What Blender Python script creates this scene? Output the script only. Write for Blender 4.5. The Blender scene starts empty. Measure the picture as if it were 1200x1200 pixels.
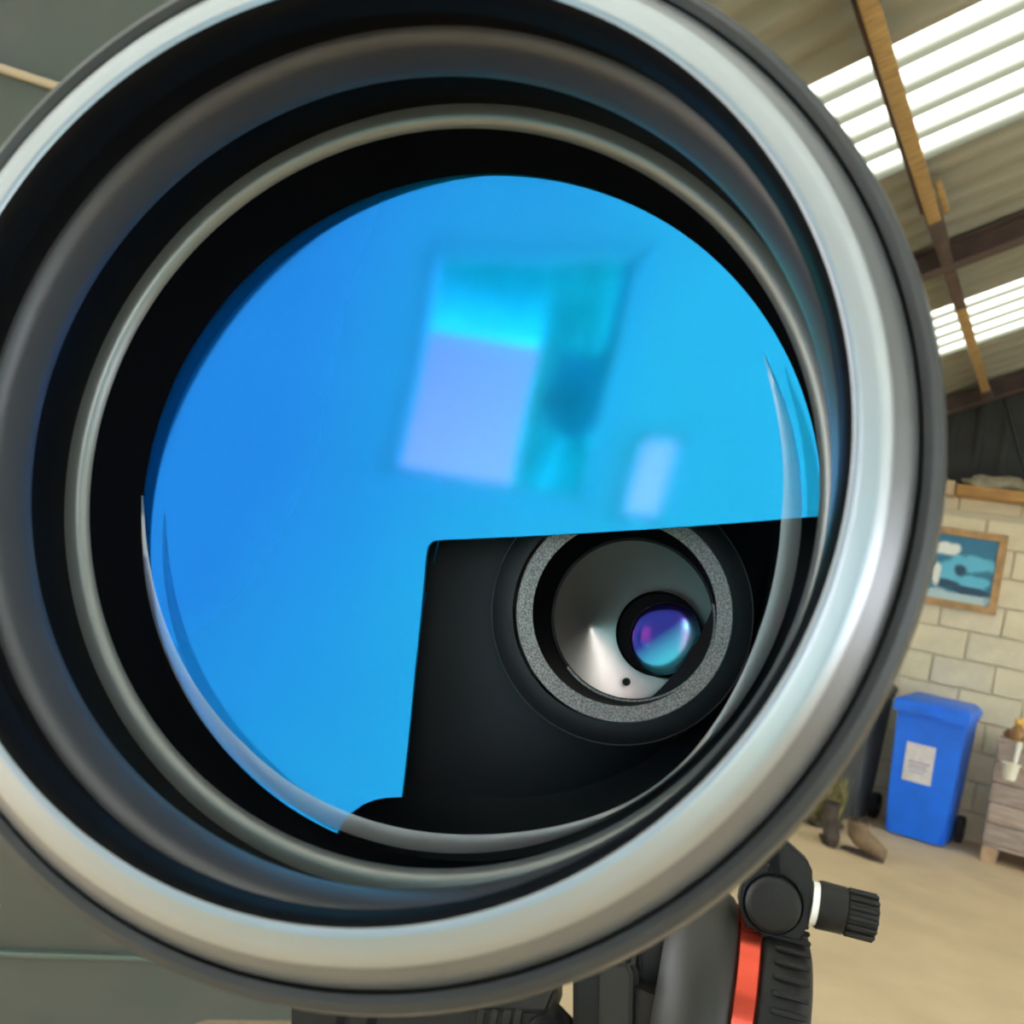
import bpy, bmesh, math, random
from mathutils import Vector, Matrix
random.seed(7)
C = bpy.context.scene.collection
S = bpy.context.scene
# ---------------------------------------------------------------- camera
EYE = Vector((0, 0, 1.4))
FPX = 1150.0
AX = Vector((0.85056456, 0.13843093, -0.50732318))
AY = Vector((0.48989509, 0.14210697, 0.86012116))
AZ = Vector((0.19116153, -0.98012371, 0.05305452))
def c2w(v):                      # photo axes (right, down, ahead) -> world direction
    v = Vector(v); return Vector((v.dot(AX), v.dot(AY), v.dot(AZ)))
cd = bpy.data.cameras.new('camera'); cam = bpy.data.objects.new('camera', cd); C.objects.link(cam)
r_, u_, b_ = c2w((1, 0, 0)), c2w((0, -1, 0)), c2w((0, 0, -1))
M4 = Matrix(((r_.x, u_.x, b_.x, EYE.x), (r_.y, u_.y, b_.y, EYE.y), (r_.z, u_.z, b_.z, EYE.z), (0, 0, 0, 1)))
cam.matrix_world = M4
cd.sensor_width = 36; cd.lens = FPX / 1200 * 36; cd.clip_start = 0.005; cd.clip_end = 200
cd.dof.use_dof = True; cd.dof.focus_distance = 0.27; cd.dof.aperture_fstop = 33
S.camera = cam
# ---------------------------------------------------------------- sky, light, exposure
w = bpy.data.worlds.new('overcast_sky'); S.world = w; w.use_nodes = True
w.node_tree.nodes['Background'].inputs[0].default_value = (0.93, 0.97, 1.0, 1)
w.node_tree.nodes['Background'].inputs[1].default_value = 4.0
S.view_settings.view_transform = 'Standard'; S.view_settings.look = 'None'
S.view_settings.exposure = 1.1; S.view_settings.gamma = 1.0; S.view_settings.use_curve_mapping = False
S.cycles.max_bounces = 10; S.cycles.transparent_max_bounces = 16
S.cycles.sample_clamp_indirect = 6.0; S.cycles.use_denoising = True
S.cycles.caustics_reflective = False; S.cycles.caustics_refractive = False

# ---------------------------------------------------------------- helpers
def ray(px, py): return c2w((px - 600, py - 600, FPX))
def at_y(px, py, Y):
    r = ray(px, py); return EYE + r * (Y / r.y)
def at_z(px, py, z):
    r = ray(px, py); return EYE + r * ((z - EYE.z) / r.z)
def at_d(px, py, d):             # d = distance ahead of the eye
    return EYE + ray(px, py) * (d / FPX)
def mesh(name, verts, faces, m=None, parent=None, smooth=False, kind=None):
    me = bpy.data.meshes.new(name); me.from_pydata([tuple(v) for v in verts], [], faces); me.update()
    bm = bmesh.new(); bm.from_mesh(me); bmesh.ops.recalc_face_normals(bm, faces=bm.faces); bm.to_mesh(me); bm.free()
    if smooth:
        for p in me.polygons: p.use_smooth = True
    o = bpy.data.objects.new(name, me); C.objects.link(o)
    if m: me.materials.append(m)
    if parent: o.parent = parent
    if kind: o['kind'] = kind
    return o
def fin(name, bm, m, parent=None, smooth=False, kind=None, angle=40):
    me = bpy.data.meshes.new(name); bmesh.ops.recalc_face_normals(bm, faces=bm.faces)
    if smooth:
        for e in bm.edges:
            if len(e.link_faces) == 2 and e.calc_face_angle(0) > math.radians(angle): e.smooth = False
        for f in bm.faces: f.smooth = True
    bm.to_mesh(me); bm.free()
    o = bpy.data.objects.new(name, me); C.objects.link(o)
    if m: me.materials.append(m)
    if parent: o.parent = parent
    if kind: o['kind'] = kind
    return o
def bbox_bm(bm, c, s, bev=0.0, rot=None, seg=2):
    r = bmesh.ops.create_cube(bm, size=1.0)
    vs = r['verts']
    for v in vs: v.co = Vector((v.co.x * s[0], v.co.y * s[1], v.co.z * s[2]))
    if bev:
        es = list({e for v in vs for e in v.link_edges})
        rr = bmesh.ops.bevel(bm, geom=es, offset=bev, segments=seg, affect='EDGES', profile=0.5)
        vs = list({v for f in rr['faces'] for v in f.verts} | {v for v in vs if v.is_valid})
        vs = list({v for v in vs if v.is_valid})
    for v in vs:
        if rot: v.co = rot @ v.co
        v.co += Vector(c)
    return vs
def box(name, c, s, m, parent=None, bev=0.0, rot=None, kind=None, seg=2):
    bm = bmesh.new(); bbox_bm(bm, c, s, bev, rot, seg)
    return fin(name, bm, m, parent, smooth=bev > 0, kind=kind)
def lathe_bm(bm, prof, n=96, c=(0, 0, 0), axis='Y', closed=False, a0=0, a1=2 * math.pi):
    """prof: list of (s, R) along the axis"""
    full = abs(a1 - a0 - 2 * math.pi) < 1e-6
    rings = []; cnt = n if full else n + 1
    for s, R in prof:
        ring = []
        for i in range(cnt):
            a = a0 + (a1 - a0) * i / n
            ca, sa = R * math.cos(a), R * math.sin(a)
            p = {'Y': (ca, s, sa), 'X': (s, ca, sa), 'Z': (ca, sa, s)}[axis]
            ring.append(bm.verts.new(Vector(p) + Vector(c)))
        rings.append(ring)
    pairs = list(zip(rings, rings[1:])) + ([(rings[-1], rings[0])] if closed else [])
    for A, B in pairs:
        for i in range(n):
            j = (i + 1) % cnt
            try: bm.faces.new((A[i], A[j], B[j], B[i]))
            except ValueError: pass
    bmesh.ops.remove_doubles(bm, verts=bm.verts, dist=1e-7)
def lathe(name, prof, m, parent=None, n=96, c=(0, 0, 0), axis='Y', closed=False, kind=None, angle=40, a0=0, a1=2 * math.pi):
    bm = bmesh.new(); lathe_bm(bm, prof, n, c, axis, closed, a0, a1)
    return fin(name, bm, m, parent, True, kind, angle)
def tube(name, pts, R, m, parent=None, n=12, radii=None):
    bm = bmesh.new(); pts = [Vector(p) for p in pts]; rings = []
    for i, p in enumerate(pts):
        t = (pts[min(i + 1, len(pts) - 1)] - pts[max(i - 1, 0)]).normalized()
        a = t.orthogonal().normalized() if i == 0 else (prev - t * prev.dot(t)).normalized()
        prev = a; b = t.cross(a); rr = radii[i] if radii else R
        rings.append([bm.verts.new(p + (a * math.cos(k * 2 * math.pi / n) + b * math.sin(k * 2 * math.pi / n)) * rr) for k in range(n)])
    for A, B in zip(rings, rings[1:]):
        for k in range(n): bm.faces.new((A[k], A[(k + 1) % n], B[(k + 1) % n], B[k]))
    bm.faces.new(rings[0]); bm.faces.new(rings[-1])
    return fin(name, bm, m, parent, True)
def prism(name, poly, y0, y1, m, parent=None, bev=0.0, axis='Y', kind=None):
    """poly of (a,b); extruded along the axis"""
    bm = bmesh.new()
    f = {'Y': lambda a, b, t: (a, t, b), 'X': lambda a, b, t: (t, a, b), 'Z': lambda a, b, t: (a, b, t)}[axis]
    A = [bm.verts.new(f(a, b, y0)) for a, b in poly]; B = [bm.verts.new(f(a, b, y1)) for a, b in poly]
    n = len(poly)
    bm.faces.new(A); bm.faces.new(B)
    for i in range(n): bm.faces.new((A[i], A[(i + 1) % n], B[(i + 1) % n], B[i]))
    if bev:
        bmesh.ops.recalc_face_normals(bm, faces=bm.faces)
        es = [e for e in bm.edges if e.calc_face_angle(0) > 0.6]
        bmesh.ops.bevel(bm, geom=es, offset=bev, segments=2, affect='EDGES')
    return fin(name, bm, m, parent, bev > 0, kind, 30)
def empty(name, loc, label, cat, group=None, rz=0):
    o = bpy.data.objects.new(name, None); C.objects.link(o); o.location = loc; o.rotation_euler = (0, 0, rz)
    o.empty_display_size = 0.05
    o['label'] = label; o['category'] = cat
    if group: o['group'] = group
    return o
def tag(o, label, cat, group=None):
    o['label'] = label; o['category'] = cat
    if group: o['group'] = group
    return o
def mat(name, col, rough=0.5, metal=0.0, noise=0.0, scale=20.0, bump=0.0, bscale=None, col2=None, coat=0.0, spec=0.5, detail=4, stretch=None, **kw):
    m = bpy.data.materials.new(name); m.use_nodes = True; nt = m.node_tree; N = nt.nodes; L = nt.links
    p = N['Principled BSDF']; p.inputs['Base Color'].default_value = (*col, 1)
    p.inputs['Roughness'].default_value = rough; p.inputs['Metallic'].default_value = metal
    p.inputs['Coat Weight'].default_value = coat; p.inputs['Specular IOR Level'].default_value = spec
    for k, v in kw.items(): p.inputs[k.replace('_', ' ')].default_value = v
    if noise or bump:
        tc = N.new('ShaderNodeTexCoord'); mp = N.new('ShaderNodeMapping'); L.new(tc.outputs['Object'], mp.inputs[0])
        if stretch: mp.inputs['Scale'].default_value = stretch
    if noise:
        t = N.new('ShaderNodeTexNoise'); t.inputs['Scale'].default_value = scale; t.inputs['Detail'].default_value = detail
        L.new(mp.outputs[0], t.inputs['Vector'])
        mx = N.new('ShaderNodeMix'); mx.data_type = 'RGBA'
        c2 = col2 or tuple(c * (1 - noise) for c in col)
        mx.inputs[6].default_value = (*col, 1); mx.inputs[7].default_value = (*c2, 1)
        rp = N.new('ShaderNodeMapRange'); rp.inputs[1].default_value = 0.35; rp.inputs[2].default_value = 0.65
        L.new(t.outputs['Fac'], rp.inputs[0]); L.new(rp.outputs[0], mx.inputs[0]); L.new(mx.outputs[2], p.inputs['Base Color'])
    if bump:
        t2 = N.new('ShaderNodeTexNoise'); t2.inputs['Scale'].default_value = bscale or scale; t2.inputs['Detail'].default_value = 3
        L.new(mp.outputs[0], t2.inputs['Vector'])
        bp = N.new('ShaderNodeBump'); bp.inputs['Strength'].default_value = bump; bp.inputs['Distance'].default_value = 0.01
        L.new(t2.outputs['Fac'], bp.inputs['Height']); L.new(bp.outputs[0], p.inputs['Normal'])
    return m

# ================================================================ THE BUILDING
YW = 8.5                                     # the block gable wall
ROOFA = at_y(1155, 461, YW); TH = math.radians(25)
def roof_z(x): return ROOFA.z + (x - ROOFA.x) * math.tan(TH)
m_floor = mat('beige_concrete', (0.70, 0.54, 0.34), 0.75, noise=0.3, scale=2.2, col2=(0.60, 0.46, 0.29), bump=0.15, bscale=25, detail=8)
m_block = mat('pale_block', (0.76, 0.69, 0.50), 0.9, noise=0.2, scale=5, col2=(0.66, 0.60, 0.43), bump=0.5, bscale=60)
m_block2 = mat('worn_block', (0.62, 0.57, 0.44), 0.9, noise=0.3, scale=7, col2=(0.74, 0.67, 0.50), bump=0.5, bscale=60)
m_mortar = mat('mortar', (0.60, 0.55, 0.42), 0.95, bump=0.4, scale=40)
m_dark = mat('dark_cladding', (0.028, 0.034, 0.034), 0.8, noise=0.4, scale=4, col2=(0.045, 0.05, 0.048))
m_sheet = mat('roof_sheet_grey', (0.30, 0.29, 0.235), 0.85, noise=0.3, scale=3, col2=(0.255, 0.245, 0.195), stretch=(0.5, 3, 0.5))
m_wood = mat('yellow_timber', (0.42, 0.27, 0.10), 0.7, noise=0.5, scale=9, col2=(0.27, 0.16, 0.06), stretch=(1, 6, 1), bump=0.2)
m_darkwood = mat('dark_timber', (0.10, 0.06, 0.045), 0.8, noise=0.4, scale=6)
m_steel = mat('rusty_steel', (0.085, 0.055, 0.045), 0.7, noise=0.5, scale=8, col2=(0.05, 0.035, 0.03))
m_wall = mat('pale_render', (0.60, 0.58, 0.52), 0.9, noise=0.1, scale=2)

o = mesh('floor', [(-3.45, -9, 0), (10, -9, 0), (10, YW + 0.3, 0), (-3.45, YW + 0.3, 0), (-3.45, -9, -.1), (10, -9, -.1), (10, YW + .3, -.1), (-3.45, YW + .3, -.1)],
         [(0, 1, 2, 3), (4, 5, 6, 7), (0, 1, 5, 4), (1, 2, 6, 5), (2, 3, 7, 6), (3, 0, 4, 7)], m_floor, kind='structure')
# far wall: mortar bed with individual blocks proud of it
SH = 2.62
wf = box('wall_far', (3.0, YW + 0.16, SH / 2), (12.4, 0.26, SH), m_mortar, kind='structure')
BL, BH = 0.45, 0.225
bmk = bmesh.new(); bbox_bm(bmk, (0, 0, 0), (BL - 0.011, 0.05, BH - 0.010), 0.004, seg=1)
k0 = fin('concrete_block', bmk, m_block, None, True); b2 = k0.data.copy(); b2.materials.clear(); b2.materials.append(m_block2)
first = True
for row in range(12):
    z = BH / 2 + row * BH
    hh = min(BH, SH - row * BH)
    if hh < 0.1: break
    for k in range(-7, 6):
        x = k * BL + (BL / 2 if row % 2 else 0) - 0.5
        o = k0 if first else k0.copy()
        if not first:
            C.objects.link(o)
            if random.random() < 0.3: o.data = b2
        first = False
        o.parent = wf
        o.location = (x, YW + 0.030 - random.uniform(0, 0.006), z); o.scale = (1, 1, hh / BH)
# gable above the blocks
gz = [(-3.2, SH), (9.2, SH), (9.2, roof_z(-3.2)), (3, roof_z(3)), (-3.2, roof_z(-3.2))]
gd = prism('wall_gable', gz, YW + 0.2, YW + 0.26, m_dark, kind='structure')
bm = bmesh.new()
for i in range(60):
    x = -3.1 + i * 0.2
    top = roof_z(x) if x < 3 else roof_z(6 - x)
    if top - SH > 0.05: bbox_bm(bm, (x, YW + 0.19, (SH + top) / 2 - 0.02), (0.05, 0.03, top - SH - 0.04))
fin('cladding_rib', bm, m_dark, gd, kind='stuff')
# roof: corrugated sheets, each its own; two are real skylights, other clear strips added for fill
m_sky = bpy.data.materials.new('translucent_sheet'); m_sky.use_nodes = True
nt = m_sky.node_tree; N = nt.nodes; N.remove(N['Principled BSDF']); out = N['Material Output']
tr = N.new('ShaderNodeBsdfTranslucent'); ca = N.new('ShaderNodeAttribute'); ca.attribute_name = 'dirt'
dmx = N.new('ShaderNodeMix'); dmx.data_type = 'RGBA'; dmx.inputs[6].default_value = (0.72, 0.72, 0.66, 1); dmx.inputs[7].default_value = (0.22, 0.22, 0.18, 1)
nt.links.new(ca.outputs['Fac'], dmx.inputs[0]); nt.links.new(dmx.outputs[2], tr.inputs[0])
tp = N.new('ShaderNodeBsdfTransparent'); tp.inputs[0].default_value = (0.97, 0.97, 0.90, 1)
mxs = N.new('ShaderNodeMixShader'); mxs.inputs[0].default_value = 0.04
nt.links.new(tr.outputs[0], mxs.inputs[1]); nt.links.new(tp.outputs[0], mxs.inputs[2]); nt.links.new(mxs.outputs[0], out.inputs[0])
ceil = bpy.data.objects.new('ceiling', None); C.objects.link(ceil); ceil['kind'] = 'structure'
def sheet(name, y0, y1, x0, x1, m, dz=0.0, n=5):
    verts, faces = [], []; per = 12; nn = n * per
    cs, sn = math.cos(TH), math.sin(TH); up = Vector((-sn, 0, cs)) if x1 <= 3.01 else Vector((sn, 0, cs))
    rz = roof_z if x1 <= 3.01 else (lambda x: roof_z(6 - x))
    for i in range(nn + 1):
        y = y0 + (y1 - y0) * i / nn; ph = 2 * math.pi * i / per
        h = 0.026 * max(-0.75, min(0.9, math.sin(ph) * 1.25)) + dz
        for x in (x0, x1):
            for th in (0, 0.006):
                verts.append(Vector((x, y, rz(x))) + up * (h + th + 0.03))
    for i in range(nn):
        a = 4 * i; b = a + 4
        faces += [(a, b, b + 2, a + 2), (a + 1, a + 3, b + 3, b + 1), (a, a + 1, b + 1, b), (a + 2, b + 2, b + 3, a + 3)]
    o = mesh(name, verts, faces, m, ceil, True)
    if m is m_sky:
        at = o.data.attributes.new('dirt', 'FLOAT', 'POINT')
        for i in range(nn + 1):
            q_ = math.sin(2 * math.pi * i / per)
            for k in range(4): at.data[4 * i + k].value = max(0, min(1, -q_ * 1.3 + 0.12))
    return o
ys = [-9.0, -8.0, -7.0, -6.0, -5.0, -4.0, -3.0, -2.05, -1.1, -0.18, 0.73, 1.65, 2.56, 3.48, 4.40, 5.35, 6.29, 7.23, 8.0, YW + 0.3]
for a, b in zip(ys, ys[1:]):
    n = 5 if abs(b - a) > .85 else 4
    lit = a in (3.48, 6.29, 0.73, -0.18, -1.1, -2.05, -3.0, -5.0, -7.0)  # all but the first two are unseen strips added to brighten the interior
    sheet('skylight_sheet' if lit else 'roof_sheet', a, b + 0.03, -3.5, 3.0, m_sky if lit else m_sheet, 0.0 if lit else 0.004, n)
    sheet('skylight_sheet' if lit else 'roof_sheet', a, b + 0.03, 3.0, 9.5, m_sky if lit else m_sheet, 0.004, n)
# purlins run along the building, under the sheets; rafters run with the slope
def slope_bar(name, xa, xb, y, wy, h, drop, m, parent, kind=None):
    up = Vector((-math.sin(TH), 0, math.cos(TH))); vs = []
    for x in (xa, xb):
        for yy in (y - wy / 2, y + wy / 2):
            for d in (drop, drop + h): vs.append(Vector((x, yy, roof_z(x))) - up * d)
    return mesh(name, vs, [(0, 1, 3, 2), (4, 6, 7, 5), (0, 4, 5, 1), (2, 3, 7, 6), (0, 2, 6, 4), (1, 5, 7, 3)], m, parent)
def purlin(x, label):
    t = empty('purlin', (x, 4.0, roof_z(x) - 0.05), label, 'beam')
    R = Matrix.Rotation(-TH, 3, 'Y')
    segs = [(-9, 0.2, m_wood), (0.4, 4.76, m_wood), (5.0, 5.30, m_darkwood), (5.42, 6.02, m_darkwood), (6.02, 7.95, m_wood)]
    for a, b, mm in segs:
        box('timber', (0, (a + b) / 2 - 4, -0.035), (0.062, b - a, 0.115), mm, t, 0.004, R)
    for yb, ln in ((4.88, 0.26), (8.05, 0.2)):
        box('bracket', (0.004, yb - 4, -0.04), (0.075, ln, 0.125), m_steel, t, 0.004, R)
    box('side_board', (-0.047, 2.6 - 4, -0.02), (0.022, 4.2, 0.10), m_darkwood, t, 0.003, R)  # dark strip standing in for the shadow along the purlin's left side
    box('packer', (0.05, 4.66 - 4, 0.0), (0.03, 0.28, 0.05), m_wood, t, 0.003, R)
    return t
purlin(-0.86, 'yellow timber purlin running under both bright skylight strips')
for x in (0.9, 2.6, -2.4):
    t = purlin(x, {0.9: 'second timber purlin, further up the roof slope', 2.6: 'topmost timber purlin, nearest the ridge', -2.4: 'lowest timber purlin, nearest the eave'}[x])
for y, lab in ((5.36, 'dark steel rafter crossing between the two skylight strips'), (8.25, 'dark steel rafter against the gable, beyond the far skylight strip'), (0.3, 'dark steel rafter overhead of the camera')):
    t = empty('rafter', (-1, y, roof_z(-1) - 0.1), lab, 'beam')
    for nm, wy, h, dr in (('web', 0.012, 0.10, 0.02), ('bottom_flange', 0.10, 0.012, 0.12), ('top_flange', 0.10, 0.012, 0.008)):
        q = slope_bar(nm, -3.2, 3.0, y, wy, h, dr, m_steel, t); q.matrix_parent_inverse = Matrix.Translation(-Vector(t.location))
# diagonal wind brace in front of the dark gable
tag(tube('wind_brace', [at_y(1177, 466, 8.36), at_y(1182, 480, 8.36), at_y(1200, 545, 8.36), at_y(1222, 600, 8.36)], 0.022, mat('black_bar', (0.012, 0.014, 0.015), 0.6)),
    'black diagonal brace bar in front of the dark gable', 'brace')
# other walls, with the big doorway behind the camera
wl = box('wall_left', (-3.35, 5.65, 1.15), (0.2, 6.3, 2.3), m_wall, kind='structure')
mesh('ground_outside', [(-60, -60, -.12), (60, -60, -.12), (60, 60, -.12), (-60, 60, -.12)], [(0, 1, 2, 3)], mat('gravel', (.62, .63, .62), .9, noise=.3, scale=.5), kind='structure')
def lump(name, c, s, m, seed, label, cat, amp=0.25, sub=3):
    bm = bmesh.new(); bmesh.ops.create_icosphere(bm, subdivisions=sub, radius=1)
    rnd = random.Random(seed); ph = [rnd.uniform(0, 6) for _ in range(6)]
    for v in bm.verts:
        d = 1 + amp * (math.sin(3 * v.co.x + ph[0]) * math.sin(4 * v.co.y + ph[1]) + 0.5 * math.sin(7 * v.co.z + ph[2] + 5 * v.co.x) + .3 * math.sin(11 * v.co.y + ph[3]))
        v.co *= d
        if v.co.z < -0.35: v.co.z = -0.35
        v.co = Vector((v.co.x * s[0], v.co.y * s[1], (v.co.z + 0.35) * s[2])) + Vector(c)
    return tag(fin(name, bm, m, None, True), label, cat)
YR = -3.0
m_rear = mat('rear_wall_reflection_blue', (0.26, 0.70, 0.95), 0.8, noise=.05, scale=2)  # unseen wall, tinted blue only to colour the plate's reflection
wr = empty('wall_rear', (0, 0, 0), '', ''); del wr['label']; del wr['category']; wr['kind'] = 'structure'
def rw(xa, xb, za, zb): box('wall_section', ((xa + xb) / 2, YR - .06, (za + zb) / 2), (xb - xa, .12, zb - za), m_rear, wr)
WX0, WX1, WZ0, WZ1 = -.13, .45, 1.27, 1.87
VX0, VX1, VZ0, VZ1 = -.345, -.245, 1.69, 1.90
rw(-0.9, VX0, 0, 2.9); rw(VX0, VX1, 0, VZ0); rw(VX0, VX1, VZ1, 2.9); rw(VX1, WX0, 0, 2.9); rw(WX0, WX1, 0, WZ0); rw(WX0, WX1, WZ1, 2.9); rw(WX1, 1.35, 0, 2.9); rw(3.2, 9.2, 0, 3.3)
for nm, (xa, xb, za, zb) in (('reflected_opening_1', (WX0, WX1, WZ0, WZ1)), ('reflected_opening_2', (VX0, VX1, VZ0, VZ1))):  # unseen openings, added to mirror as the bright patches on the plate
    bm = bmesh.new()
    for c_, s_ in ((((xa + xb) / 2, YR + .005, za), (xb - xa + .03, .03, .02)), (((xa + xb) / 2, YR + .005, zb), (xb - xa + .03, .03, .02)), ((xa, YR + .005, (za + zb) / 2), (.02, .03, zb - za)), ((xb, YR + .005, (za + zb) / 2), (.02, .03, zb - za))): bbox_bm(bm, c_, s_)
    fin(nm, bm, m_rear, None, kind='structure')
m_yard = mat('grass_yard', (0.16, 0.42, 0.10), 0.9, noise=.3, scale=1.5)
mesh('yard_ground', [(-30, -9, -.02), (30, -9, -.02), (30, -60, -.02), (-30, -60, -.02)], [(0, 1, 2, 3)], m_yard, kind='structure')
pk = box('pink_reflector', (0, -17, 2.4), (16, 3, 5), mat('pink_reflection_tint', (0.97, 0.26, 0.40), 0.9), bev=.02)  # made-up pink block, placed for the lilac patch mirrored in the plate
tag(pk, 'added salmon pink block beyond the rear opening, mirrored in the blue plate', 'building')
m_refl_cyan = mat('cyan_reflection_tint', (0.03, 0.64, 0.66), 0.9, noise=.3, scale=4); m_refl_dark = mat('dark_reflection_tint', (0.02, 0.26, 0.50), 0.9, noise=.4, scale=5)
lump('cyan_reflector_low', (1.0, -11.0, 0), (3.4, 0.6, 1.22), m_refl_cyan, 21, 'added low cyan mass beyond the rear opening, mirrored in the blue plate', 'cyan_reflector_low', .10, 4)  # made-up cyan mass, gives the cyan part of the plate's reflection
lump('dark_reflector_lump', (-0.16, -8.4, 1.58), (.37, .3, .40), m_refl_dark, 22, 'added dark lump beyond the rear opening, shaping the plate reflection', 'dark_reflector_lump', .22, 4)  # made-up dark blocker, cuts the notch into the mirrored patch
tb = [o for o in C.objects if o.name == 'dark_reflector_lump'][0]
tube('lump_post', [(-.16, -8.4, -.1), (-.16, -8.4, 1.75)], .06, m_refl_dark, tb)
lump('cyan_reflector_tall', (0.02, -9.8, 0), (.50, .4, 2.4), m_refl_cyan, 23, 'added tall cyan mass behind the dark lump, shaping the plate reflection', 'cyan_reflector_tall', .32, 4)  # made-up cyan mass, shapes the edge of the mirrored lilac patch
# timber wall plate and things on it
p0, p1 = at_y(1142, 579, YW - 0.10), at_y(1215, 590, YW - 0.10)
m_plate = mat('orange_timber', (0.55, 0.30, 0.10), 0.65, noise=0.35, scale=5, stretch=(1, 8, 8))
tag(box('wall_plate', ((-0.97 + 2.0) / 2, YW - 0.02, SH + 0.035), (2.97, 0.30, 0.085), m_plate, bev=0.006), 'orange timber wall plate lying along the top of the block wall', 'beam')
tag(box('timber_offcut', (-1.02, YW - 0.03, SH + 0.04), (0.075, 0.34, 0.11), mat('pale_offcut', (0.62, 0.47, 0.30), 0.7, noise=0.3, scale=8), bev=0.006), 'pale timber block at the left end of the wall plate', 'timber block')
tag(box('timber_board', (-1.30, YW + 0.02, SH + 0.08), (0.5, 0.24, 0.022), mat('thin_board', (0.50, 0.33, 0.16), 0.7, noise=0.3, scale=8), bev=0.004, rot=Matrix.Rotation(0.06, 3, 'Y')), 'thin brown board over a gap, left of the pale timber block', 'board')
lump('folded_tarpaulin', (-1.27, YW + 0.02, SH + 0.112), (0.17, 0.10, 0.065), mat('teal_cloth', (0.10, 0.24, 0.22), 0.8, noise=0.4, scale=15), 3, 'crumpled teal tarpaulin lying on the thin brown board', 'tarpaulin')
lump('sack', (-0.70, YW - 0.02, SH + 0.08), (0.24, 0.11, 0.085), mat('sacking', (0.42, 0.38, 0.27), 0.9, noise=0.4, scale=12, bump=0.3), 5, 'slumped beige sack on top of the orange wall plate', 'sack')

# ---------------------------------------------------------------- framed picture
A, B, D = at_y(1060, 613, YW - .02), at_y(1182, 628, YW - .02), at_y(1165, 722, YW - .02)
cx0, cx1, cz0, cz1 = -1.40, B.x, 1.735, 2.36
pf = empty('framed_picture', ((cx0 + cx1) / 2, YW - 0.0, cz0), 'wooden framed picture in blue and white hanging on the block wall', 'picture')
m_frame = mat('light_oak', (0.52, 0.31, 0.13), 0.5, noise=0.35, scale=14)
W2, Hh, fw = (cx1 - cx0) / 2, cz1 - cz0, 0.055
for nm, poly in (('frame_rail', [(-W2, 0), (W2, 0), (W2 - fw, fw), (-W2 + fw, fw)]), ('frame_rail', [(-W2, Hh), (W2, Hh), (W2 - fw, Hh - fw), (-W2 + fw, Hh - fw)]),
                 ('frame_stile', [(-W2, 0), (-W2 + fw, fw), (-W2 + fw, Hh - fw), (-W2, Hh)]), ('frame_stile', [(W2, 0), (W2 - fw, fw), (W2 - fw, Hh - fw), (W2, Hh)])):
    prism(nm, poly, -0.032, 0.0, m_frame, pf, 0.003)
# the print: an abstract of pale cloud, cyan water and dark rock shapes
m_print = bpy.data.materials.new('blue_print'); m_print.use_nodes = True; nt = m_print.node_tree; N = nt.nodes; L = nt.links; p = N['Principled BSDF']
p.inputs['Roughness'].default_value = 0.35
tc = N.new('ShaderNodeTexCoord'); sx = N.new('ShaderNodeSeparateXYZ'); L.new(tc.outputs['Object'], sx.inputs[0])
def mathn(op, a, b=None, c=None):
    n_ = N.new('ShaderNodeMath'); n_.operation = op
    for i, v in enumerate((a, b, c)):
        if v is None: continue
        if isinstance(v, (int, float)): n_.inputs[i].default_value = v
        else: L.new(v, n_.inputs[i])
    return n_.outputs[0]
nz = N.new('ShaderNodeTexNoise'); nz.inputs['Scale'].default_value = 9; nz.inputs['Detail'].default_value = 5; L.new(tc.outputs['Object'], nz.inputs['Vector'])
def blob(x, z, rx, rz, k=0.35):
    dx = mathn('DIVIDE', mathn('SUBTRACT', sx.outputs[0], x), rx); dz = mathn('DIVIDE', mathn('SUBTRACT', sx.outputs[2], z), rz)
    d = mathn('ADD', mathn('MULTIPLY', dx, dx), mathn('MULTIPLY', dz, dz))
    d = mathn('ADD', d, mathn('MULTIPLY', mathn('SUBTRACT', nz.outputs['Fac'], 0.5), 3.0))
    mr = N.new('ShaderNodeMapRange'); mr.inputs[1].default_value = 1 + k; mr.inputs[2].default_value = 1 - k; L.new(d, mr.inputs[0]); return mr.outputs[0]
def mixc(fac, a, b):
    mx = N.new('ShaderNodeMix'); mx.data_type = 'RGBA'; L.new(fac, mx.inputs[0])
    if isinstance(a, tuple): mx.inputs[6].default_value = (*a, 1)
    else: L.new(a, mx.inputs[6])
    mx.inputs[7].default_value = (*b, 1); return mx.outputs[2]
c = mixc(nz.outputs['Fac'], (0.02, 0.14, 0.28), (0.03, 0.24, 0.38))
for b in ((-0.02, 0.06, 0.55, 0.07), (-0.32, 0.30, 0.18, 0.30)): c = mixc(blob(*b), c, (0.45, 0.62, 0.66))
for b in ((0.20, 0.36, 0.18, 0.07), (0.05, 0.28, 0.10, 0.09), (0.23, 0.22, 0.12, 0.06)): c = mixc(blob(*b), c, (0.12, 0.52, 0.72))
for b in ((-0.12, 0.30, 0.05, 0.13), (0.12, 0.30, 0.05, 0.05), (0.02, 0.19, 0.10, 0.03), (0.2, 0.15, 0.16, 0.03)): c = mixc(blob(*b), c, (0.01, 0.07, 0.13))
for b in ((-0.02, 0.46, 0.11, 0.055), (-0.05, 0.25, 0.035, 0.09)): c = mixc(blob(*b), c, (0.80, 0.84, 0.80))
L.new(c, p.inputs['Base Color'])
box('print', (0, -0.012, Hh / 2), (2 * (W2 - fw) + 0.01, 0.006, Hh - 2 * fw + 0.01), m_print, pf)

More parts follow.
